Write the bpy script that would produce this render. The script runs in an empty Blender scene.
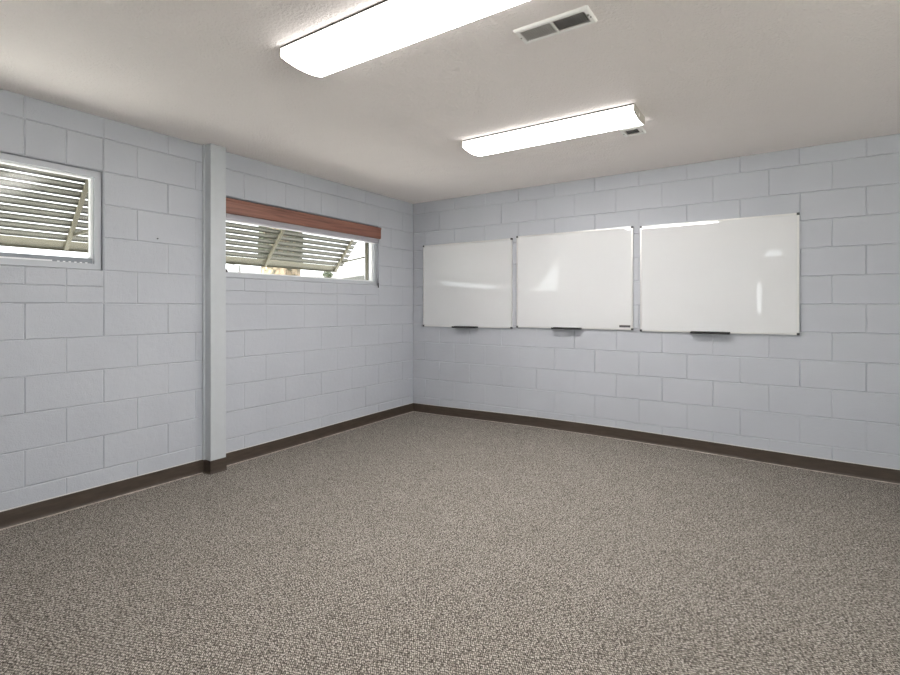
import bpy, bmesh, math, random
from mathutils import Vector, Matrix
random.seed(7)
sc = bpy.context.scene
COL = sc.collection

# ------------------------------------------------------------------ room sizes (metres)
H = 2.414            # ceiling height
CO = 0.2083          # block course
Z0 = 0.199           # first course joint above the floor
BX = 0.3875          # block length, back wall
BY = 0.3965          # block length, left wall
RX, RY = 6.6, -6.9   # right wall, wall behind the camera
TH = 0.20            # wall thickness

# ------------------------------------------------------------------ helpers
def new_mat(name):
    m = bpy.data.materials.new(name); m.use_nodes = True
    nt = m.node_tree
    return m, nt, nt.nodes['Principled BSDF']

def node(nt, typ, **kw):
    n = nt.nodes.new(typ)
    for k, v in kw.items():
        if k in n.inputs.keys(): n.inputs[k].default_value = v
        else: setattr(n, k, v)
    return n

def coords(nt, scale=(1, 1, 1), rot=(0, 0, 0), kind='POINT'):
    tc = node(nt, 'ShaderNodeTexCoord')
    mp = node(nt, 'ShaderNodeMapping'); mp.vector_type = kind
    mp.inputs['Scale'].default_value = scale
    mp.inputs['Rotation'].default_value = rot
    nt.links.new(tc.outputs['Object'], mp.inputs['Vector'])
    return mp.outputs['Vector']

def ramp(nt, src, stops):
    r = node(nt, 'ShaderNodeValToRGB')
    el = r.color_ramp.elements
    while len(el) < len(stops): el.new(0.5)
    for e, (p, c) in zip(el, stops):
        e.position = p; e.color = (*c, 1) if len(c) == 3 else c
    nt.links.new(src, r.inputs['Fac'])
    return r.outputs['Color']

def simple(name, col, rough=0.5, metal=0.0, spec=0.5, var=0.0, scale=20, bump=0.0, bscale=200, stretch=(1, 1, 1)):
    m, nt, p = new_mat(name)
    p.inputs['Roughness'].default_value = rough
    p.inputs['Metallic'].default_value = metal
    p.inputs['Specular IOR Level'].default_value = spec
    p.inputs['Base Color'].default_value = (*col, 1)
    if var:
        v = coords(nt, stretch)
        n = node(nt, 'ShaderNodeTexNoise', Scale=scale, Detail=5.0)
        nt.links.new(v, n.inputs['Vector'])
        a = tuple(max(0, c * (1 - var)) for c in col); b = tuple(min(1, c * (1 + var)) for c in col)
        nt.links.new(ramp(nt, n.outputs['Fac'], [(0.3, a), (0.7, b)]), p.inputs['Base Color'])
    if bump:
        v = coords(nt)
        n = node(nt, 'ShaderNodeTexNoise', Scale=bscale, Detail=4.0)
        nt.links.new(v, n.inputs['Vector'])
        bp = node(nt, 'ShaderNodeBump', Strength=bump, Distance=0.002)
        nt.links.new(n.outputs['Fac'], bp.inputs['Height'])
        nt.links.new(bp.outputs['Normal'], p.inputs['Normal'])
    return m

# ------------------------------------------------------------------ materials
def mat_block():
    m, nt, p = new_mat('painted_block')
    v = coords(nt)
    big = node(nt, 'ShaderNodeTexNoise', Scale=2.2, Detail=3.0)
    nt.links.new(v, big.inputs['Vector'])
    nt.links.new(ramp(nt, big.outputs['Fac'], [(0.3, (0.465, 0.484, 0.530)), (0.7, (0.495, 0.514, 0.560))]), p.inputs['Base Color'])
    p.inputs['Roughness'].default_value = 0.55
    p.inputs['Specular IOR Level'].default_value = 0.3
    n1 = node(nt, 'ShaderNodeTexNoise', Scale=140.0, Detail=4.0, Roughness=0.6)
    n2 = node(nt, 'ShaderNodeTexNoise', Scale=28.0, Detail=3.0)
    for n in (n1, n2): nt.links.new(v, n.inputs['Vector'])
    add = node(nt, 'ShaderNodeMath', operation='ADD')
    nt.links.new(n1.outputs['Fac'], add.inputs[0]); nt.links.new(n2.outputs['Fac'], add.inputs[1])
    bp = node(nt, 'ShaderNodeBump', Strength=0.8, Distance=0.003)
    nt.links.new(add.outputs[0], bp.inputs['Height']); nt.links.new(bp.outputs['Normal'], p.inputs['Normal'])
    return m

def mat_ceiling():
    m, nt, p = new_mat('textured_ceiling')
    v = coords(nt)
    p.inputs['Base Color'].default_value = (0.90, 0.85, 0.83, 1)
    p.inputs['Roughness'].default_value = 0.75
    p.inputs['Specular IOR Level'].default_value = 0.2
    n1 = node(nt, 'ShaderNodeTexNoise', Scale=70.0, Detail=4.0, Roughness=0.55)
    n2 = node(nt, 'ShaderNodeTexNoise', Scale=3.0, Detail=3.0)
    for n in (n1, n2): nt.links.new(v, n.inputs['Vector'])
    mul = node(nt, 'ShaderNodeMath', operation='MULTIPLY_ADD')
    nt.links.new(n2.outputs['Fac'], mul.inputs[0]); mul.inputs[1].default_value = 3.0
    nt.links.new(n1.outputs['Fac'], mul.inputs[2])
    bp = node(nt, 'ShaderNodeBump', Strength=1.0, Distance=0.008)
    nt.links.new(mul.outputs[0], bp.inputs['Height']); nt.links.new(bp.outputs['Normal'], p.inputs['Normal'])
    return m

def mat_carpet():
    m, nt, p = new_mat('loop_carpet')
    p.inputs['Roughness'].default_value = 0.95
    p.inputs['Specular IOR Level'].default_value = 0.05
    # loops sit in slanting rows, each row half a loop out of step with the next
    v0 = coords(nt, (0.0072, 0.0112, 1e6), (0, 0, math.radians(20)), 'TEXTURE')
    sp = node(nt, 'ShaderNodeSeparateXYZ'); cb = node(nt, 'ShaderNodeCombineXYZ')
    nt.links.new(v0, sp.inputs[0])
    sh = node(nt, 'ShaderNodeMath', operation='MULTIPLY_ADD')
    nt.links.new(sp.outputs['Y'], sh.inputs[0]); sh.inputs[1].default_value = 0.5; nt.links.new(sp.outputs['X'], sh.inputs[2])
    nt.links.new(sh.outputs[0], cb.inputs['X']); nt.links.new(sp.outputs['Y'], cb.inputs['Y'])
    v = cb.outputs[0]
    vo = node(nt, 'ShaderNodeTexVoronoi', Scale=1.0, Randomness=0.42)
    n1 = node(nt, 'ShaderNodeTexNoise', Scale=1.5, Detail=4.0, Roughness=0.7)
    n2 = node(nt, 'ShaderNodeTexNoise', Scale=0.03, Detail=4.0)
    for n in (vo, n1, n2): nt.links.new(v, n.inputs['Vector'])
    # loop height: round tufts broken up by noise
    h = node(nt, 'ShaderNodeMath', operation='MULTIPLY_ADD')
    nt.links.new(vo.outputs['Distance'], h.inputs[0]); h.inputs[1].default_value = -0.5
    nt.links.new(n1.outputs['Fac'], h.inputs[2])
    c = ramp(nt, h.outputs[0], [(0.17, (0.06, 0.053, 0.045)), (0.27, (0.21, 0.190, 0.168)), (0.365, (0.375, 0.344, 0.312)), (0.47, (0.66, 0.615, 0.57))])
    mx = node(nt, 'ShaderNodeMix', data_type='RGBA', blend_type='MULTIPLY')
    mx.inputs['Factor'].default_value = 1.0
    nt.links.new(c, mx.inputs[6])
    nt.links.new(ramp(nt, n2.outputs['Fac'], [(0.3, (0.93, 0.93, 0.92)), (0.7, (1, 1, 1))]), mx.inputs[7])
    nt.links.new(mx.outputs[2], p.inputs['Base Color'])
    bp = node(nt, 'ShaderNodeBump', Strength=0.6, Distance=0.004)
    nt.links.new(h.outputs[0], bp.inputs['Height']); nt.links.new(bp.outputs['Normal'], p.inputs['Normal'])
    return m

def mat_wood():
    m, nt, p = new_mat('red_wood')
    v = coords(nt, (40, 1.2, 40))
    n = node(nt, 'ShaderNodeTexNoise', Scale=2.0, Detail=6.0, Distortion=0.6)
    nt.links.new(v, n.inputs['Vector'])
    nt.links.new(ramp(nt, n.outputs['Fac'], [(0.25, (0.13, 0.052, 0.036)), (0.5, (0.24, 0.105, 0.075)), (0.75, (0.31, 0.14, 0.10))]), p.inputs['Base Color'])
    p.inputs['Roughness'].default_value = 0.45
    return m

def mat_glass():
    m = bpy.data.materials.new('pane_glass'); m.use_nodes = True
    nt = m.node_tree; nt.nodes.remove(nt.nodes['Principled BSDF'])
    out = nt.nodes['Material Output']
    tr = node(nt, 'ShaderNodeBsdfTransparent'); tr.inputs['Color'].default_value = (0.96, 0.98, 0.97, 1)
    gl = node(nt, 'ShaderNodeBsdfGlossy', Roughness=0.12)
    fr = node(nt, 'ShaderNodeFresnel')
    geo = node(nt, 'ShaderNodeNewGeometry')      # thin pane: the same reflectance from either side
    ior = node(nt, 'ShaderNodeMapRange')
    ior.inputs['To Min'].default_value = 1.22; ior.inputs['To Max'].default_value = 1 / 1.22
    nt.links.new(geo.outputs['Backfacing'], ior.inputs['Value']); nt.links.new(ior.outputs['Result'], fr.inputs['IOR'])
    mx = node(nt, 'ShaderNodeMixShader')
    nt.links.new(fr.outputs[0], mx.inputs[0]); nt.links.new(tr.outputs[0], mx.inputs[1]); nt.links.new(gl.outputs[0], mx.inputs[2])
    nt.links.new(mx.outputs[0], out.inputs['Surface'])
    return m

def mat_lens(name, strength):
    m = bpy.data.materials.new(name); m.use_nodes = True
    nt = m.node_tree; nt.nodes.remove(nt.nodes['Principled BSDF'])
    e = node(nt, 'ShaderNodeEmission', Strength=strength)
    e.inputs['Color'].default_value = (1.0, 0.965, 0.93, 1)
    nt.links.new(e.outputs[0], nt.nodes['Material Output'].inputs['Surface'])
    return m

def mat_bark():
    m, nt, p = new_mat('mottled_bark')
    v = coords(nt, (1, 1, 0.6))
    vo = node(nt, 'ShaderNodeTexVoronoi', Scale=11.0, Randomness=1.0)
    n = node(nt, 'ShaderNodeTexNoise', Scale=14.0, Detail=5.0)
    nt.links.new(v, vo.inputs['Vector']); nt.links.new(v, n.inputs['Vector'])
    a = node(nt, 'ShaderNodeMath', operation='MULTIPLY')
    nt.links.new(vo.outputs['Distance'], a.inputs[0]); nt.links.new(n.outputs['Fac'], a.inputs[1])
    nt.links.new(ramp(nt, a.outputs[0], [(0.08, (0.21, 0.165, 0.115)), (0.25, (0.14, 0.105, 0.07)), (0.36, (0.03, 0.027, 0.015))]), p.inputs['Base Color'])
    bp = node(nt, 'ShaderNodeBump', Strength=0.8, Distance=0.03)
    nt.links.new(a.outputs[0], bp.inputs['Height']); nt.links.new(bp.outputs['Normal'], p.inputs['Normal'])
    p.inputs['Roughness'].default_value = 0.9
    return m

LENS = 13.0
M = dict(
    block=mat_block(), ceiling=mat_ceiling(), carpet=mat_carpet(), wood=mat_wood(), glass=mat_glass(), lens=mat_lens('lit_diffuser', LENS), side=mat_lens('lit_side_panel', 1.7), bark=mat_bark(),
    column=simple('column_paint', (0.50, 0.525, 0.55), 0.5, var=0.02, bump=0.12),
    base=simple('rubber_base', (0.062, 0.046, 0.035), 0.42, var=0.22, scale=9, stretch=(1, 1, 6)),
    caulk=simple('paint_line', (0.62, 0.61, 0.58), 0.6),
    toe_strip=simple('pale_toe_strip', (0.40, 0.35, 0.31), 0.9, var=0.3, scale=40),
    board=simple('white_board', (0.695, 0.702, 0.716), 0.0, spec=0.5, var=0.008, scale=3),
    alu=simple('aluminium', (0.72, 0.72, 0.71), 0.35, metal=0.6),
    cap=simple('dark_plastic', (0.055, 0.055, 0.06), 0.45),
    tray=simple('black_tray', (0.02, 0.02, 0.022), 0.4),
    vinyl=simple('white_vinyl', (0.50, 0.52, 0.56), 0.4),
    rail=simple('sash_rail_grey', (0.24, 0.26, 0.29), 0.4),
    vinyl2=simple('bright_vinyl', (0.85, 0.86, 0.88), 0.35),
    dark=simple('dark_void', (0.025, 0.024, 0.023), 0.8),
    lampwhite=simple('white_enamel', (0.80, 0.77, 0.71), 0.4),
    pan_shade=simple('shaded_lamp_pan', (0.05, 0.042, 0.032), 0.6),  # pan coloured dark to give the shadow line under the ceiling
    capwhite=simple('end_cap_plastic', (0.50, 0.47, 0.42), 0.45),
    blade=simple('vent_blade', (0.55, 0.53, 0.51), 0.45),
    vent=simple('vent_enamel', (0.93, 0.92, 0.90), 0.4),
    blind=simple('grey_blind', (0.50, 0.49, 0.54), 0.4),
    olive=simple('olive_metal', (0.145, 0.132, 0.094), 0.5, var=0.05, scale=6),
    slat=simple('slat_metal', (0.085, 0.08, 0.064), 0.5, var=0.06, scale=6),
    olived=simple('dark_olive_metal', (0.10, 0.092, 0.066), 0.5),
    wand=simple('clear_wand', (0.36, 0.37, 0.42), 0.2),
    concrete=simple('pavement', (0.50, 0.49, 0.47), 0.9, var=0.08, scale=3),
    stucco=simple('stucco', (0.62, 0.60, 0.57), 0.9, var=0.05, scale=8),
    roof=simple('grey_shingle', (0.085, 0.085, 0.08), 0.9, var=0.15, scale=20),
    leaf=simple('leaf_green', (0.035, 0.045, 0.022), 0.7, var=0.4, scale=9),
    post=simple('lamp_post_metal', (0.10, 0.10, 0.10), 0.6),
    screw=simple('screw_steel', (0.25, 0.24, 0.23), 0.4, metal=0.7),
    door=simple('door_paint', (0.46, 0.47, 0.48), 0.5),
)

M['board'].node_tree.nodes['Principled BSDF'].inputs['IOR'].default_value = 1.75

# ------------------------------------------------------------------ geometry helpers
def box(bm, x0, x1, y0, y1, z0, z1, bev=0.0):
    r = bmesh.ops.create_cube(bm, size=1.0)
    vs = r['verts']
    bmesh.ops.scale(bm, vec=(x1 - x0, y1 - y0, z1 - z0), verts=vs)
    bmesh.ops.translate(bm, vec=((x0 + x1) / 2, (y0 + y1) / 2, (z0 + z1) / 2), verts=vs)
    if bev:
        es = list({e for v in vs for e in v.link_edges})
        bmesh.ops.bevel(bm, geom=es, offset=bev, segments=2, affect='EDGES', profile=0.5)

def prism(bm, pts, axis, a0, a1):
    """sweep a closed 2-D outline along an axis; pts are the two other coordinates in x,y,z order"""
    def P(u, v, a):
        return {0: (a, u, v), 1: (u, a, v), 2: (u, v, a)}[axis]
    A = [bm.verts.new(P(u, v, a0)) for u, v in pts]
    B = [bm.verts.new(P(u, v, a1)) for u, v in pts]
    n = len(pts)
    for i in range(n):
        bm.faces.new((A[i], A[(i + 1) % n], B[(i + 1) % n], B[i]))
    bm.faces.new(A[::-1]); bm.faces.new(B)

def tube(bm, p0, p1, r, seg=12, r1=None):
    p0, p1 = Vector(p0), Vector(p1)
    d = p1 - p0
    rot = Vector((0, 0, 1)).rotation_difference(d.normalized()).to_matrix().to_4x4()
    bmesh.ops.create_cone(bm, cap_ends=True, segments=seg, radius1=r, radius2=r if r1 is None else r1, depth=d.length,
                          matrix=Matrix.Translation((p0 + p1) / 2) @ rot)

def bar(bm, p0, p1, w, h):
    """rectangular bar between two points lying in a plane of constant y: w along y, h across"""
    p0, p1 = Vector(p0), Vector(p1)
    d = (p1 - p0).normalized()
    s = Vector((0, 1, 0)); s = (s - d * s.dot(d)).normalized()
    t = d.cross(s)
    ring = lambda p: [bm.verts.new(p + s * a * w / 2 + t * b * h / 2) for a, b in ((-1, -1), (1, -1), (1, 1), (-1, 1))]
    A, B = ring(p0), ring(p1)
    for i in range(4): bm.faces.new((A[i], A[(i + 1) % 4], B[(i + 1) % 4], B[i]))
    bm.faces.new(A[::-1]); bm.faces.new(B)

def obj(name, bm, mat, parent=None, smooth=False):
    bmesh.ops.recalc_face_normals(bm, faces=bm.faces[:])
    me = bpy.data.meshes.new(name); bm.to_mesh(me); bm.free()
    me.materials.append(mat)
    if smooth:
        for p in me.polygons: p.use_smooth = True
    o = bpy.data.objects.new(name, me); COL.objects.link(o)
    if parent is not None:
        o.parent = parent
        # geometry is written in room coordinates: undo the placement of the thing's Empty, once
        if parent.parent is None: o.matrix_parent_inverse = Matrix.Translation(-parent.location)
    return o

def part(name, mat, parent, *boxes, bev=0.0):
    bm = bmesh.new()
    for b in boxes: box(bm, *b, bev=bev)
    return obj(name, bm, mat, parent)

def thing(name, label, cat, loc, group=None):
    o = bpy.data.objects.new(name, None); COL.objects.link(o)
    o.empty_display_size = 0.1
    o.location = loc; o['label'] = label; o['category'] = cat
    if group: o['group'] = group
    return o

def struct(o, label=None, cat=None):
    o['kind'] = 'structure'
    if label: o['label'] = label
    if cat: o['category'] = cat
    return o

# ------------------------------------------------------------------ block walls
def block(bm, P, u0, u1, v0, v1, dl, dr, db, dt, hw=0.0058):
    """one painted block: flat face with four sloping joint edges of their own depth"""
    ui0, ui1, vi0, vi1 = u0 + hw, u1 - hw, v0 + hw, v1 - hw
    if ui1 - ui0 < 0.004 or vi1 - vi0 < 0.004: return
    a, b, c, d = (bm.verts.new(P(*q)) for q in ((ui0, vi0, 0), (ui1, vi0, 0), (ui1, vi1, 0), (ui0, vi1, 0)))
    bm.faces.new((a, b, c, d))
    for s, t, q0, q1 in ((a, b, (u0, v0, -db), (u1, v0, -db)), (b, c, (u1, v0, -dr), (u1, v1, -dr)),
                         (c, d, (u1, v1, -dt), (u0, v1, -dt)), (d, a, (u0, v1, -dl), (u0, v0, -dl))):
        bm.faces.new((t, s, bm.verts.new(P(*q0)), bm.verts.new(P(*q1))))

def block_wall(bm, P, length, L, off, openings, sign):
    """courses of blocks from the floor up; u runs 0..length away from the far corner (world u = sign*u)"""
    rows = []
    v = Z0 - CO
    k = 0
    while v < H:
        rows.append((max(v, 0.0), min(v + CO, H), k)); v += CO; k += 1
    def joint_depth(u): return random.choice((0.003, 0.0042, 0.0055, 0.007)) * (0.5 if sign < 0 and u < 2.45 else 1.0)   # filled with paint near the corner window
    for (v0, v1, k) in rows:
        # rows counted from the floor: row 0 and every other row are shifted by half a block
        shift = off + (L / 2 if k % 2 == 0 else 0.0)
        strips = []
        under = [o for o in openings if abs(v1 - o[2]) < 0.02]
        inside = [o for o in openings if v0 > o[2] - 0.02 and v1 < o[3] + 0.02]
        above = [o for o in openings if abs(v0 - o[3]) < 0.02]
        js = [shift + i * L for i in range(-2, int(length / L) + 3)]
        def seg(ua, ub, va, vb, cuts):
            c = [ua] + sorted(q for q in cuts if ua + 0.03 < q < ub - 0.03) + [ub]
            ds = [joint_depth(q) for q in c]
            hb, ht = 0.0056, 0.0056
            for i in range(len(c) - 1):
                lo, hi = sign * c[i], sign * c[i + 1]
                l, r = ds[i], ds[i + 1]
                if lo > hi: lo, hi, l, r = hi, lo, r, l
                block(bm, P, lo, hi, va, vb, l, r, hb, ht)
        pos = 0.0
        for o in sorted(under + inside + above):
            seg(pos, o[0], v0, v1, js)
            if o in under:
                vm = (v0 + v1) / 2
                half = [o[0] + i * L / 2 for i in range(1, 20)]
                seg(o[0], o[1], vm, v1, half)
                seg(o[0], o[1], v0, vm, [o[0] + L / 2 + i * L for i in range(0, 10)])
            elif o in above:
                seg(o[0], o[1], v0, v1, [o[0] + i * L / 2 for i in range(1, 20)])
            pos = o[1]
        seg(pos, length, v0, v1, js)

WIN = [(0.595, 2.379, 1.449, 2.074), (3.172, 4.956, 1.449, 2.074)]   # distance from the corner, sill and head
bm = bmesh.new()
block_wall(bm, lambda u, v, d: (d, u, v), -RY, BY, 0.0, WIN, -1)
D = 0.0105
ys = [0.0, WIN[0][0], WIN[0][1], WIN[1][0], WIN[1][1], -RY]
for i in range(5):
    if i % 2 == 0: box(bm, -TH, -D, -ys[i + 1], -ys[i], 0, H)
    else:
        box(bm, -TH, -D, -ys[i + 1], -ys[i], 0, WIN[0][2]); box(bm, -TH, -D, -ys[i + 1], -ys[i], WIN[0][3], H)
struct(obj('wall_left', bm, M['block']))
bm = bmesh.new()
block_wall(bm, lambda u, v, d: (u, -d, v), RX, BX, 0.176, [], 1)
box(bm, -TH, RX + TH, D, TH, 0, H)
struct(obj('wall_back', bm, M['block']))
# wall to the right of the camera with an added wide window band (daylight only, never in the picture)
GY0, GY1, GZ0, GZ1 = -5.9, -2.2, 0.30, 2.30
struct(part('wall_right', M['block'], None, (RX, RX + TH, RY, GY0, 0, H), (RX, RX + TH, GY1, 0, 0, H),
            (RX, RX + TH, GY0, GY1, 0, GZ0), (RX, RX + TH, GY0, GY1, GZ1, H)))
# wall behind the camera with a door and an added window for fill daylight; its narrow glass and the transom show as glints in the right whiteboard
DX0, DX1 = 2.98, 3.90
struct(part('wall_front', M['block'], None, (-TH, DX0, RY - TH, RY, 0, H), (DX1, 4.05, RY - TH, RY, 0, H), (6.45, RX + TH, RY - TH, RY, 0, H),
            (4.05, 5.30, RY - TH, RY, 0, H), (5.30, 6.45, RY - TH, RY, 0, GZ0), (5.30, 6.45, RY - TH, RY, GZ1, H),
            (DX0, DX1, RY - TH, RY, 2.33, H), (DX0, 3.24, RY - TH, RY, 2.10, 2.33), (3.50, DX1, RY - TH, RY, 2.10, 2.33),
            (3.24, 3.50, RY - TH, RY, 2.10, 2.205)))
lx0, lx1, lz0, lz1 = 3.095, 3.18, 1.12, 1.69
dr = struct(part('door_1', M['door'], None, (DX0, lx0, RY - .1, RY - .05, 0, 2.10), (lx1, DX1, RY - .1, RY - .05, 0, 2.10),
                 (lx0, lx1, RY - .1, RY - .05, 0, lz0), (lx0, lx1, RY - .1, RY - .05, lz1, 2.10)))
part('pane', M['glass'], dr, (lx0, lx1, RY - .078, RY - .072, lz0, lz1))
part('transom_pane', M['glass'], dr, (3.24, 3.50, RY - .078, RY - .072, 2.205, 2.33))
part('handle', M['alu'], dr, (3.06, 3.08, RY - .05, RY - .0, 0.98, 1.0), (3.06, 3.2, RY - .012, RY + .004, 0.98, 1.0))

# the slab is not level: it swells by a few centimetres along the middle of the back wall
def smooth(t): t = min(1, max(0, t)); return t * t * (3 - 2 * t)
def floor_z(x, y):
    a = 0.021 + 0.020 * smooth(x / 1.7) if x < 1.9 else 0.041 * (1 - smooth((x - 1.9) / 2.6))
    return a * (1 - smooth(-y / 2.4))
bm = bmesh.new()
NX, NY = 84, 84
gx = [-TH + (RX + 2 * TH) * i / NX for i in range(NX + 1)]
gy = [RY - TH + (-RY + 2 * TH) * j / NY for j in range(NY + 1)]
gv = [[bm.verts.new((x, y, floor_z(max(0, x), min(0, y)))) for y in gy] for x in gx]
for i in range(NX):
    for j in range(NY): bm.faces.new((gv[i][j], gv[i + 1][j], gv[i + 1][j + 1], gv[i][j + 1]))
lo = [bm.verts.new((x, y, -0.1)) for x, y in ((gx[0], gy[0]), (gx[-1], gy[0]), (gx[-1], gy[-1]), (gx[0], gy[-1]))]
bm.faces.new(lo)
for A, B, row in ((lo[0], lo[1], [gv[i][0] for i in range(NX + 1)]), (lo[1], lo[2], [gv[NX][j] for j in range(NY + 1)]),
                  (lo[3], lo[2], [gv[i][NY] for i in range(NX + 1)]), (lo[0], lo[3], [gv[0][j] for j in range(NY + 1)])):
    bm.faces.new([A] + row + [B])
struct(obj('floor', bm, M['carpet'], None, True))
struct(part('ceiling', M['ceiling'], None, (-TH, RX + TH, RY - TH, TH, H, H + 0.15)))

# ------------------------------------------------------------------ cove base
def cove(h=0.096, t=0.004, toe=0.013):
    """profile: (distance from wall, height)"""
    p = [(0, 0), (toe, 0), (toe, 0.0022)]
    for i in range(1, 7):
        a = i / 6 * math.pi / 2
        p.append((toe - (toe - t) * math.sin(a), 0.0022 + 0.020 * (1 - math.cos(a))))
    p += [(t, h - 0.002), (t - 0.0015, h), (0, h)]
    return p
YC0, YC1, XC = -2.515, -2.393, 0.088    # the column on the left wall
prof = cove()
def run(bm, outline, axis, a0, a1, base=0.0, sgn=1, n=40):
    """sweep an outline (distance from the wall line, height) along a wall, following the floor"""
    rings = []
    for k in range(n + 1):
        a = a0 + (a1 - a0) * k / n
        ring = []
        for d, h in outline:
            x, y = (base + sgn * d, a) if axis == 1 else (a, base + sgn * d)
            ring.append(bm.verts.new((x, y, h + floor_z(max(0, x), min(0, y)))))
        rings.append(ring)
    m = len(outline)
    for A, B in zip(rings, rings[1:]):
        for q in range(m): bm.faces.new((A[q], A[(q + 1) % m], B[(q + 1) % m], B[q]))
    bm.faces.new(rings[0][::-1]); bm.faces.new(rings[-1])
bm = bmesh.new()
run(bm, prof, 1, 0.0, YC1 + 0.004)
run(bm, prof, 1, YC0, RY)
run(bm, prof, 1, YC0 - 0.004, YC1 + 0.002, XC, n=2)
run(bm, prof, 0, 0.0, XC + 0.004, YC0, -1, n=2)
struct(obj('baseboard_left', bm, M['base']))
bm = bmesh.new()
run(bm, prof, 0, 0.0, RX, 0.0, -1)
struct(obj('baseboard_back', bm, M['base']))
# pale bead of paint along the top of the base
bead = [(0, 0.096), (0.0035, 0.096), (0.003, 0.1005), (0, 0.1008)]
bm = bmesh.new(); run(bm, bead, 1, 0.0, YC1); run(bm, bead, 1, YC0, RY)
struct(obj('trim_1', bm, M['caulk']))
bm = bmesh.new(); run(bm, bead, 0, 0.003, RX, 0.0, -1)
struct(obj('trim_2', bm, M['caulk']))
# thin pale strip along the toe of the base
edge = [(0.012, 0), (0.0185, 0), (0.0175, 0.004), (0.0125, 0.0045)]
bm = bmesh.new(); run(bm, edge, 1, -0.012, YC1 + 0.02); run(bm, edge, 1, YC0 - 0.02, RY)
struct(obj('trim_3', bm, M['toe_strip']))
bm = bmesh.new(); run(bm, edge, 0, 0.012, RX, 0.0, -1)
struct(obj('trim_4', bm, M['toe_strip']))

# ------------------------------------------------------------------ column between the windows
col = struct(part('column', M['column'], None, (0, XC, YC0, YC1, 0, H), bev=0.003))
part('side_fillet', M['column'], col, (0, 0.020, YC0 - 0.014, YC0, 0.096, H))

# ------------------------------------------------------------------ windows
def window(name, ya, yb, z0, z1):
    """fixed slider in the opening ya..yb (ya < yb); frame set back from the inner face"""
    g = 0.004
    ya, yb, z0, z1 = ya + g, yb - g, z0 + g, z1 - g
    xf, xb, w = -0.026, -0.105, 0.036
    ring = lambda x0, x1, i, w: ((x0, x1, ya + i, yb - i, z0 + i, z0 + i + w), (x0, x1, ya + i, yb - i, z1 - i - w, z1 - i),
                                 (x0, x1, ya + i, ya + i + w, z0 + i + w, z1 - i - w), (x0, x1, yb - i - w, yb - i, z0 + i + w, z1 - i - w))
    o = struct(part(name, M['vinyl'], None, *ring(xb, xf, 0, w)))
    part('gasket', M['dark'], o, *ring(-0.125, xb, -0.0035, 0.012))
    part('sash', M['vinyl2'], o, *ring(-0.085, -0.050, w, 0.011))
    i = w + 0.011
    part('pane', M['glass'], o, (-0.070, -0.065, ya + i, yb - i, z0 + i, z1 - i))
    part('outer_trim', M['olived'], o, *ring(-0.175, -0.135, 0.002, 0.014))
    return o, xf, w
w1, xf, ww = window('window_1', -WIN[1][1], -WIN[1][0], WIN[0][2], WIN[0][3])
w2, xf, ww = window('window_2', -WIN[0][1], -WIN[0][0], WIN[0][2], WIN[0][3])
o3 = struct(part('fill_window_right', M['vinyl'], None, *[(RX + .05, RX + .11, y - .025, y + .025, GZ0, GZ1) for y in (GY0 + .025, -4.65, -3.43, GY1 - .025)],  # added fill window, out of view, to let in more daylight
            (RX + .05, RX + .11, GY0 + .05, GY1 - .05, GZ0, GZ0 + .05), (RX + .05, RX + .11, GY0 + .05, GY1 - .05, GZ1 - .05, GZ1)))
part('pane', M['glass'], o3, (RX + .078, RX + .083, GY0 + .05, GY1 - .05, GZ0 + .05, GZ1 - .05))
o4 = struct(part('fill_window_rear', M['vinyl'], None, *[(x - .025, x + .025, RY - .11, RY - .05, GZ0, GZ1) for x in (5.325, 6.425)],  # second added fill window, unseen, behind the camera
            (5.35, 6.40, RY - .11, RY - .05, GZ0, GZ0 + .05), (5.35, 6.40, RY - .11, RY - .05, GZ1 - .05, GZ1)))
part('pane', M['glass'], o4, (5.35, 6.40, RY - .083, RY - .078, GZ0 + .05, GZ1 - .05))
# thin pale strip and a row of small pale blocks on the lower rail of the left window
zb = WIN[0][2] + 0.004
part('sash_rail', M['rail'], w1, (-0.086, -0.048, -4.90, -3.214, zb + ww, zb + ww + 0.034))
part('pale_strip', M['vinyl2'], w1, (-0.048, -0.045, -4.2, -3.425, zb + 0.037, zb + 0.046))
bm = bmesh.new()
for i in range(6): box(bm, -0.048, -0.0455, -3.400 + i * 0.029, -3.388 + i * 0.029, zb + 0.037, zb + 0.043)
obj('pale_block', bm, M['vinyl2'], w1)
part('latch', M['cap'], w2, (-0.05, -0.032, -2.318, -2.303, zb + 0.036, zb + 0.060))

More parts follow.
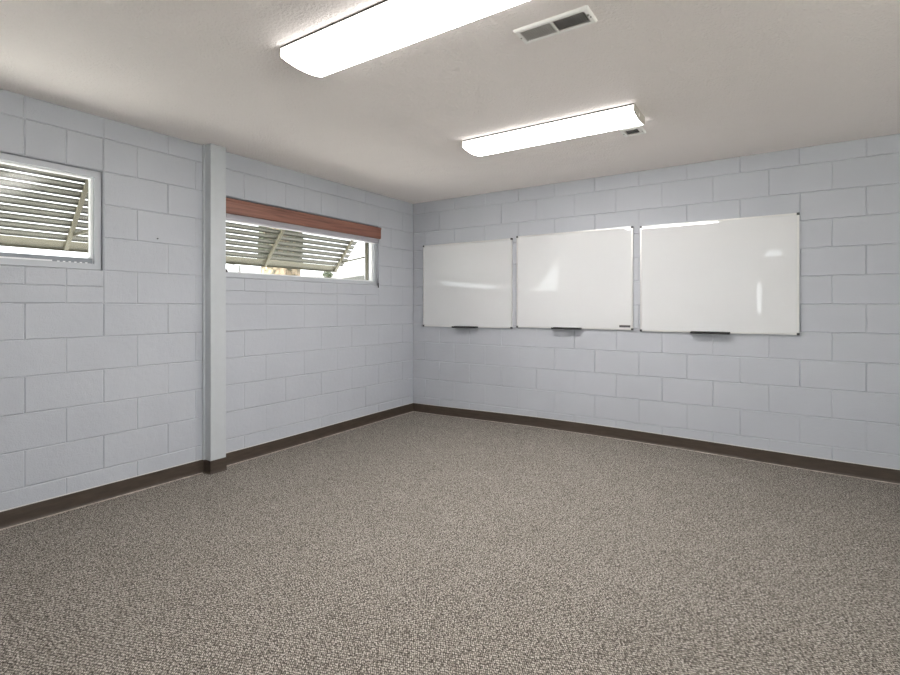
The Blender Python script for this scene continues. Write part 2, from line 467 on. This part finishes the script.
# ------------------------------------------------------------------ louvred metal awnings outside
AT = (-0.235, 2.085); SL = Vector((-0.649, -0.761))     # top edge (x, z) and the down-slope direction
def awning(label, ya, yb, rafters, end):
    t = thing('window_awning', label, 'awning', (-TH, (ya + yb) / 2, 2.08), 'louvred awnings outside the windows')
    A = Vector(AT); N = Vector((-SL.y, SL.x))            # N points inwards/down? chosen below
    n = Vector((0.761, -0.649))                          # towards the room and down
    pitch, wid = 0.0585, 0.0475
    bm = bmesh.new()
    for k in range(9):
        c = A + SL * (0.012 + k * pitch)
        e = c + SL * wid
        # slightly cupped slat with a rolled lower lip
        pts = [c + n * 0.004, c + n * 0.0065 + SL * 0.012, e - SL * 0.010 - n * 0.001, e + n * 0.005, e + n * 0.005 + SL * 0.0015,
               e - n * 0.003, e - SL * 0.010 - n * 0.003, c + n * 0.0045 + SL * 0.012, c + n * 0.002]
        jag = random.uniform(-0.012, 0.012)
        prism(bm, [(q.x, q.y) for q in pts], 1, ya, yb + jag)
    obj('louver_panel', bm, M['slat'], t)
    c = A + SL * (0.012 + 9 * pitch - 0.004)
    e = c + SL * 0.072
    bm = bmesh.new()
    pts = [c, e, e + n * 0.02, e + n * 0.02 + Vector((0, 0.003)), e - SL * 0.004 + n * 0.003, c + n * 0.003]
    prism(bm, [(q.x, q.y) for q in pts], 1, ya, rafters[-1] + end)
    obj('apron', bm, M['olive'], t)
    for y in rafters:
        bm = bmesh.new()
        a = A + n * 0.016; b = A + SL * 0.595 + n * 0.016
        bar(bm, (a.x, y, a.y), (b.x, y, b.y), 0.024, 0.022)
        obj('rafter', bm, M['olive'], t)
    y = rafters[-1]
    b = A + SL * 0.46 + n * 0.03
    bm = bmesh.new()
    bar(bm, (b.x, y + 0.012, b.y), (-TH - 0.004, y + 0.10, b.y + 0.055), 0.010, 0.018)
    obj('brace_arm', bm, M['olived'], t)
    part('head_rail', M['olive'], t, (-TH - 0.045, -TH - 0.001, ya, yb - 0.03, 2.078, 2.11))
    return t
awning('olive louvred awning outside the left window, its ribs cut off by the picture edge', -4.90, -3.02, (-4.55, -3.163), 0.16)
awning('olive louvred awning outside the window beside the corner, below the wood valance', -2.99, -0.545, (-2.45, -1.545, -0.645), 0.05)

# ------------------------------------------------------------------ wood valance with the raised blind behind it
bl = thing('window_blind', 'red-brown wood valance with raised grey blind and wand at the corner window', 'blind', (0.02, -1.49, 1.95))
bm = bmesh.new()
vy0, vy1 = -2.372, -0.612
prism(bm, [(0.034, 1.934), (0.044, 1.934), (0.048, 1.940), (0.048, 2.026), (0.053, 2.034), (0.053, 2.048), (0.034, 2.048)], 1, vy0, vy1)
va = obj('valance', bm, M['wood'], bl)
part('valance_return', M['wood'], va, (0.0, 0.034, vy1 - 0.012, vy1, 1.934, 2.048))
part('top_edge', M['cap'], va, (0.0, 0.0535, vy0, vy1, 2.048, 2.0515))
bm = bmesh.new()
for k in range(9):
    z = 1.905 + k * 0.0042
    o = random.uniform(-0.0015, 0.0015)
    box(bm, -0.014 + o, 0.029 + o, vy0 + 0.02, vy1 - 0.016, z, z + 0.0031)
st = obj('blind_stack', bm, M['blind'], bl)
bm = bmesh.new()
prism(bm, [(-0.013, 1.886), (0.024, 1.886), (0.030, 1.892), (0.030, 1.900), (0.025, 1.904), (-0.013, 1.904)], 1, vy0 + 0.016, vy1 - 0.014)
obj('bottom_rail', bm, M['blind'], bl)
part('head_box', M['blind'], bl, (-0.014, 0.030, vy0 + 0.02, vy1 - 0.016, 1.945, 1.985))
bm = bmesh.new()
tube(bm, (0.034, -0.634, 1.925), (0.020, -0.622, 1.475), 0.006, 8)
wd = obj('wand', bm, M['wand'], bl, True)
bm = bmesh.new()
tube(bm, (0.020, -0.622, 1.475), (0.0195, -0.6215, 1.425), 0.006, 8)
obj('wand_grip', bm, M['cap'], wd, True)

# ------------------------------------------------------------------ whiteboards
def whiteboard(label, x0, x1, z0, z1, tx0, tx1, plate=False):
    t = thing('whiteboard', label, 'whiteboard', ((x0 + x1) / 2, 0, z0), 'whiteboards in a row on the back wall')
    yf, fw = -0.020, 0.0125
    part('panel', M['board'], t, (x0 + fw - .002, x1 - fw + .002, yf + 0.004, -0.002, z0 + fw - .002, z1 - fw + .002))
    part('frame', M['alu'], t, (x0, x1, yf, 0, z0, z0 + fw), (x0, x1, yf, 0, z1 - fw, z1),
         (x0, x0 + fw, yf, 0, z0 + fw, z1 - fw), (x1 - fw, x1, yf, 0, z0 + fw, z1 - fw))
    for cx in (x0, x1):
        for cz in (z0, z1):
            s = 0.0165
            a0, a1 = (cx - .002, cx + s) if cx == x0 else (cx - s, cx + .002)
            b0, b1 = (cz - .002, cz + s) if cz == z0 else (cz - s, cz + .002)
            part('corner_cap', M['cap'], t, (a0, a1, yf - .0025, -0.0005, b0, b1), bev=0.002)
    bm = bmesh.new()   # clip-on marker tray: floor, raised lip, back tongue
    prism(bm, [(yf - 0.0005, z0 + 0.004), (yf - 0.0005, z0 - 0.003), (yf - 0.048, z0 - 0.006), (yf - 0.055, z0 - 0.002), (yf - 0.056, z0 + 0.010),
               (yf - 0.053, z0 + 0.010), (yf - 0.051, z0 + 0.001), (yf - 0.006, z0 + 0.003), (yf - 0.004, z0 + 0.010), (yf - 0.0005, z0 + 0.012)], 0, tx0, tx1)
    obj('marker_tray', bm, M['tray'], t)
    if plate:
        part('label_plate', M['cap'], t, (2.338, 2.435, yf + 0.003, yf + 0.0045, z0 + fw + 0.010, z0 + fw + 0.030))
    return t
whiteboard('left whiteboard nearest the room corner, mirroring the slatted window', 0.154, 1.273, 1.005, 1.918, 0.579, 0.877)
whiteboard('middle whiteboard with a small dark plate at its lower right', 1.325, 2.456, 1.017, 1.932, 1.716, 1.996, True)
whiteboard('right whiteboard farthest from the corner, mirroring a ceiling light along its top', 2.517, 3.661, 1.009, 1.925, 2.924, 3.208)

# ------------------------------------------------------------------ fluorescent ceiling lights
def ceiling_light(label, x0, x1, y0, y1):
    t = thing('ceiling_light', label, 'ceiling light', ((x0 + x1) / 2, (y0 + y1) / 2, H), 'fluorescent ceiling lights')
    part('housing', M['pan_shade'], t, (x0 + 0.0055, x1 - 0.0055, y0 - 0.0005, y1 + 0.0005, H - 0.009, H))
    zs = H - 0.046       # where the dimmer upright side panels meet the bowed bottom lens
    def bottom(g):
        w = y1 - y0 + 2 * g
        pts = [(y0 - g, zs)]
        for i in range(1, 12):
            a = i / 12
            pts.append((y0 - g + w * a, zs - g - 0.016 * (1 - (2 * a - 1) ** 2)))
        return pts + [(y1 + g, zs)]
    def sect(g, top):
        return [(y0 - g, top)] + bottom(g) + [(y1 + g, top)]
    bm = bmesh.new(); prism(bm, bottom(0), 0, x0 + 0.006, x1 - 0.006)
    df = obj('diffuser', bm, M['lens'], t)
    for a, b in ((y0, y0 + 0.003), (y1 - 0.003, y1)):
        part('side_panel', M['side'], df, (x0 + 0.006, x1 - 0.006, a, b, zs, H - 0.009))
    for a, b in ((x0, x0 + 0.0055), (x1 - 0.0055, x1)):
        bm = bmesh.new(); prism(bm, sect(0.002, H - 0.0005), 0, a, b)
        e = obj('end_cap', bm, M['capwhite'], t)
        if b == x1:
            bm = bmesh.new()
            tube(bm, (b, (y0 + y1) / 2 - 0.02, H - 0.036), (b + 0.0012, (y0 + y1) / 2 - 0.02, H - 0.036), 0.011, 16)
            obj('knockout', bm, M['vent'], e)
    return t
ceiling_light('large lit fluorescent ceiling light at the top, cut off by the picture edge', 1.641, 2.836, -3.108, -2.862)
ceiling_light('lit fluorescent ceiling light nearer the whiteboards, beside the small vent', 1.643, 2.840, -1.545, -1.285)

# ------------------------------------------------------------------ ceiling vents
def register(name, label, x0, x1, y0, y1, m, banks):
    t = thing(name, label, 'vent', ((x0 + x1) / 2, (y0 + y1) / 2, H))
    zt, zb = H, H - 0.010
    bm = bmesh.new()   # sloped picture-frame rim
    def rim(a0, a1, b0, b1, z): return [bm.verts.new(q) for q in ((a0, b0, z), (a1, b0, z), (a1, b1, z), (a0, b1, z))]
    R = [rim(x0, x1, y0, y1, zt), rim(x0, x1, y0, y1, zt - .004), rim(x0 + .006, x1 - .006, y0 + .006, y1 - .006, zb),
         rim(x0 + m, x1 - m, y0 + m, y1 - m, zb), rim(x0 + m, x1 - m, y0 + m, y1 - m, zt)]
    for A, B in zip(R, R[1:]):
        for i in range(4): bm.faces.new((A[i], A[(i + 1) % 4], B[(i + 1) % 4], B[i]))
    obj('frame', bm, M['vent'], t)
    part('duct_opening', M['dark'], t, (x0 + m, x1 - m, y0 + m, y1 - m, H - 0.0012, H - 0.0002))
    for (a, b, n, tilt) in banks:
        bm = bmesh.new()
        for k in range(n):
            x = a + (b - a) * (k + 0.5) / n
            dx = 0.0030 * tilt
            prism(bm, [(x - dx - .0006, H - .0015), (x - dx + .0006, H - .0015), (x + dx + .0006, H - .0088), (x + dx - .0006, H - .0088)], 1, y0 + m, y1 - m)
        obj('louver_bank', bm, M['blade'], t)
    return t, zb
v, zb = register('ceiling_vent', 'long white two-bank ceiling vent between the two ceiling lights', 2.596, 2.924, -2.638, -2.510, 0.020,
                 [(2.616, 2.757, 14, -0.40), (2.763, 2.904, 15, 1.2)])
part('divider', M['vent'], v, (2.757, 2.763, -2.618, -2.530, H - .0098, H - .0015))
part('damper_lever', M['screw'], v, (2.905, 2.913, -2.590, -2.586, zb - 0.006, zb))
for x, y in ((2.606, -2.574), (2.914, -2.566)):
    bm = bmesh.new(); tube(bm, (x, y, zb - 0.0015), (x, y, zb), 0.0035, 10); obj('screw', bm, M['screw'], v)
v, zb = register('ceiling_vent', 'small white ceiling vent half hidden behind the far ceiling light', 2.640, 2.785, -1.150, -0.992, 0.030,
                 [(2.670, 2.755, 10, 1.0)])
for x in (2.652, 2.773):
    bm = bmesh.new(); tube(bm, (x, -1.06, zb - 0.0015), (x, -1.06, zb), 0.004, 10); obj('screw', bm, M['screw'], v)

# small nail left in the wall between the window and the column
bm = bmesh.new(); tube(bm, (-0.001, -2.845, 1.687), (0.006, -2.845, 1.687), 0.0045, 10)
n = obj('wall_nail', bm, M['cap']); n['label'] = 'small dark nail in the block wall between left window and column'; n['category'] = 'nail'

# ------------------------------------------------------------------ outside the windows
struct(part('ground', M['concrete'], None, (-60, 60, -45, 45, -0.25, -0.15)))
# thick trunk a few metres off
bm = bmesh.new()
tx, ty = -3.0, 0.42
rings = []
rnd = random.Random(3)
for k in range(26):
    z = -0.2 + k * 0.22
    r0 = 0.30 + 0.06 * math.exp(-k / 4) - 0.002 * k
    ring = []
    for i in range(28):
        a = i / 28 * 2 * math.pi
        r = r0 * (1 + 0.035 * math.sin(3 * a + k * .4) + rnd.uniform(-.02, .02))
        ring.append(bm.verts.new((tx + r * math.cos(a) + 0.01 * k, ty + r * math.sin(a), z)))
    rings.append(ring)
for A, B in zip(rings, rings[1:]):
    for i in range(28): bm.faces.new((A[i], A[(i + 1) % 28], B[(i + 1) % 28], B[i]))
bm.faces.new(rings[-1])
tr = obj('tree', bm, M['bark'], None, True)
tr['label'] = 'thick tan mottled tree trunk outside behind the louvred awning'; tr['category'] = 'tree'

def leaf_clump(bm, c, rad, n, size, rnd):
    for _ in range(n):
        d = Vector((rnd.gauss(0, 1), rnd.gauss(0, 1), rnd.gauss(0, 1))).normalized() * rad * rnd.random() ** 0.4
        p = Vector(c) + d
        u = Vector((rnd.gauss(0, 1), rnd.gauss(0, 1), rnd.gauss(0, 1))).normalized() * size
        w = u.orthogonal().normalized() * size * 0.45
        q = [bm.verts.new(x) for x in (p - u, p + w, p + u, p - w)]
        bm.faces.new(q)
bm = bmesh.new()     # dark creeper hanging round the upper trunk
rnd = random.Random(11)
for _ in range(3600):
    z = 1.90 + 3.2 * rnd.random() ** 1.6; a = rnd.uniform(0, 2 * math.pi); r = rnd.uniform(0.25, 0.32)
    p = Vector((tx + r * math.cos(a) + 0.04 * z, ty + r * math.sin(a), z))
    u = Vector((rnd.gauss(0, .6), rnd.gauss(0, .6), rnd.gauss(-.6, .5))).normalized() * 0.06
    w_ = u.orthogonal().normalized() * 0.026
    bm.faces.new([bm.verts.new(q) for q in (p - u, p + w_, p + u, p - w_)])
obj('creeper', bm, M['leaf'], tr)
# distant house
hs = thing('house', 'pale house with low grey roof seen through the corner window', 'house', (-23, 24, -0.15))
part('wall', M['stucco'], hs, (-26, -20.5, 16.9, 31, -0.15, 2.80))
bm = bmesh.new()
prism(bm, [(16.2, 2.62), (16.2, 2.77), (24, 3.98), (31.8, 2.77), (31.8, 2.62)], 0, -26.5, -20)
obj('roof', bm, M['roof'], hs)
# young tree in front of the house
yt = thing('young_tree', 'small leafy green tree standing far off before the house', 'tree', (-12, 9.75, -0.15))
bm = bmesh.new(); tube(bm, (-12, 9.75, -0.15), (-12, 9.75, 2.6), 0.03, 10, 0.015); obj('trunk', bm, M['bark'], yt)
bm = bmesh.new(); leaf_clump(bm, (-12, 9.75, 2.58), 0.20, 260, 0.05, random.Random(5)); obj('foliage', bm, M['leaf'], yt)
# street lamp
sl = thing('street_lamp', 'dark street lamp with horizontal arm seen at lower left of corner window', 'street lamp', (-12.0, 5.76, -0.15))
bm = bmesh.new(); tube(bm, (-12.0, 5.76, -0.15), (-12.0, 5.76, 2.66), 0.045, 12, 0.04); obj('pole', bm, M['post'], sl)
bm = bmesh.new(); tube(bm, (-12.0, 5.78, 2.64), (-12.0, 4.9, 2.77), 0.016, 10); obj('arm', bm, M['post'], sl)
part('lamp_head', M['post'], sl, (-12.07, -11.93, 4.62, 4.92, 2.745, 2.80), bev=0.015)

# ------------------------------------------------------------------ daylight
w = bpy.data.worlds.new('overcast'); sc.world = w; w.use_nodes = True
bg = w.node_tree.nodes['Background']
bg.inputs['Color'].default_value = (0.94, 0.97, 1.0, 1); bg.inputs['Strength'].default_value = 1.25
sd = bpy.data.lights.new('sun', 'SUN'); sd.energy = 13.0; sd.angle = math.radians(3); sd.color = (1, 0.96, 0.9)
so = bpy.data.objects.new('sun', sd); COL.objects.link(so)
so.rotation_euler = Vector((0.18, 0.75, -1.0)).to_track_quat('-Z', 'Y').to_euler(); so.location = (-6, -6, 9)

# ------------------------------------------------------------------ camera
cd = bpy.data.cameras.new('camera'); cam = bpy.data.objects.new('camera', cd); COL.objects.link(cam)
cam.location = (3.580, -4.602, 1.212)
cam.rotation_euler = (math.radians(90), 0, math.radians(33.72))
cd.sensor_width = 36; cd.lens = 503.9 / 900 * 36
cd.shift_y = -29.5 / 900
cd.clip_start = 0.02
sc.camera = cam

sc.view_settings.view_transform = 'Standard'; sc.view_settings.look = 'None'
sc.view_settings.gamma = 1; sc.view_settings.use_curve_mapping = False
sc.view_settings.exposure = 1.53
sc.cycles.use_denoising = True
sc.cycles.max_bounces = 14; sc.cycles.diffuse_bounces = 8; sc.cycles.glossy_bounces = 6; sc.cycles.transparent_max_bounces = 12
sc.cycles.sample_clamp_indirect = 8.0
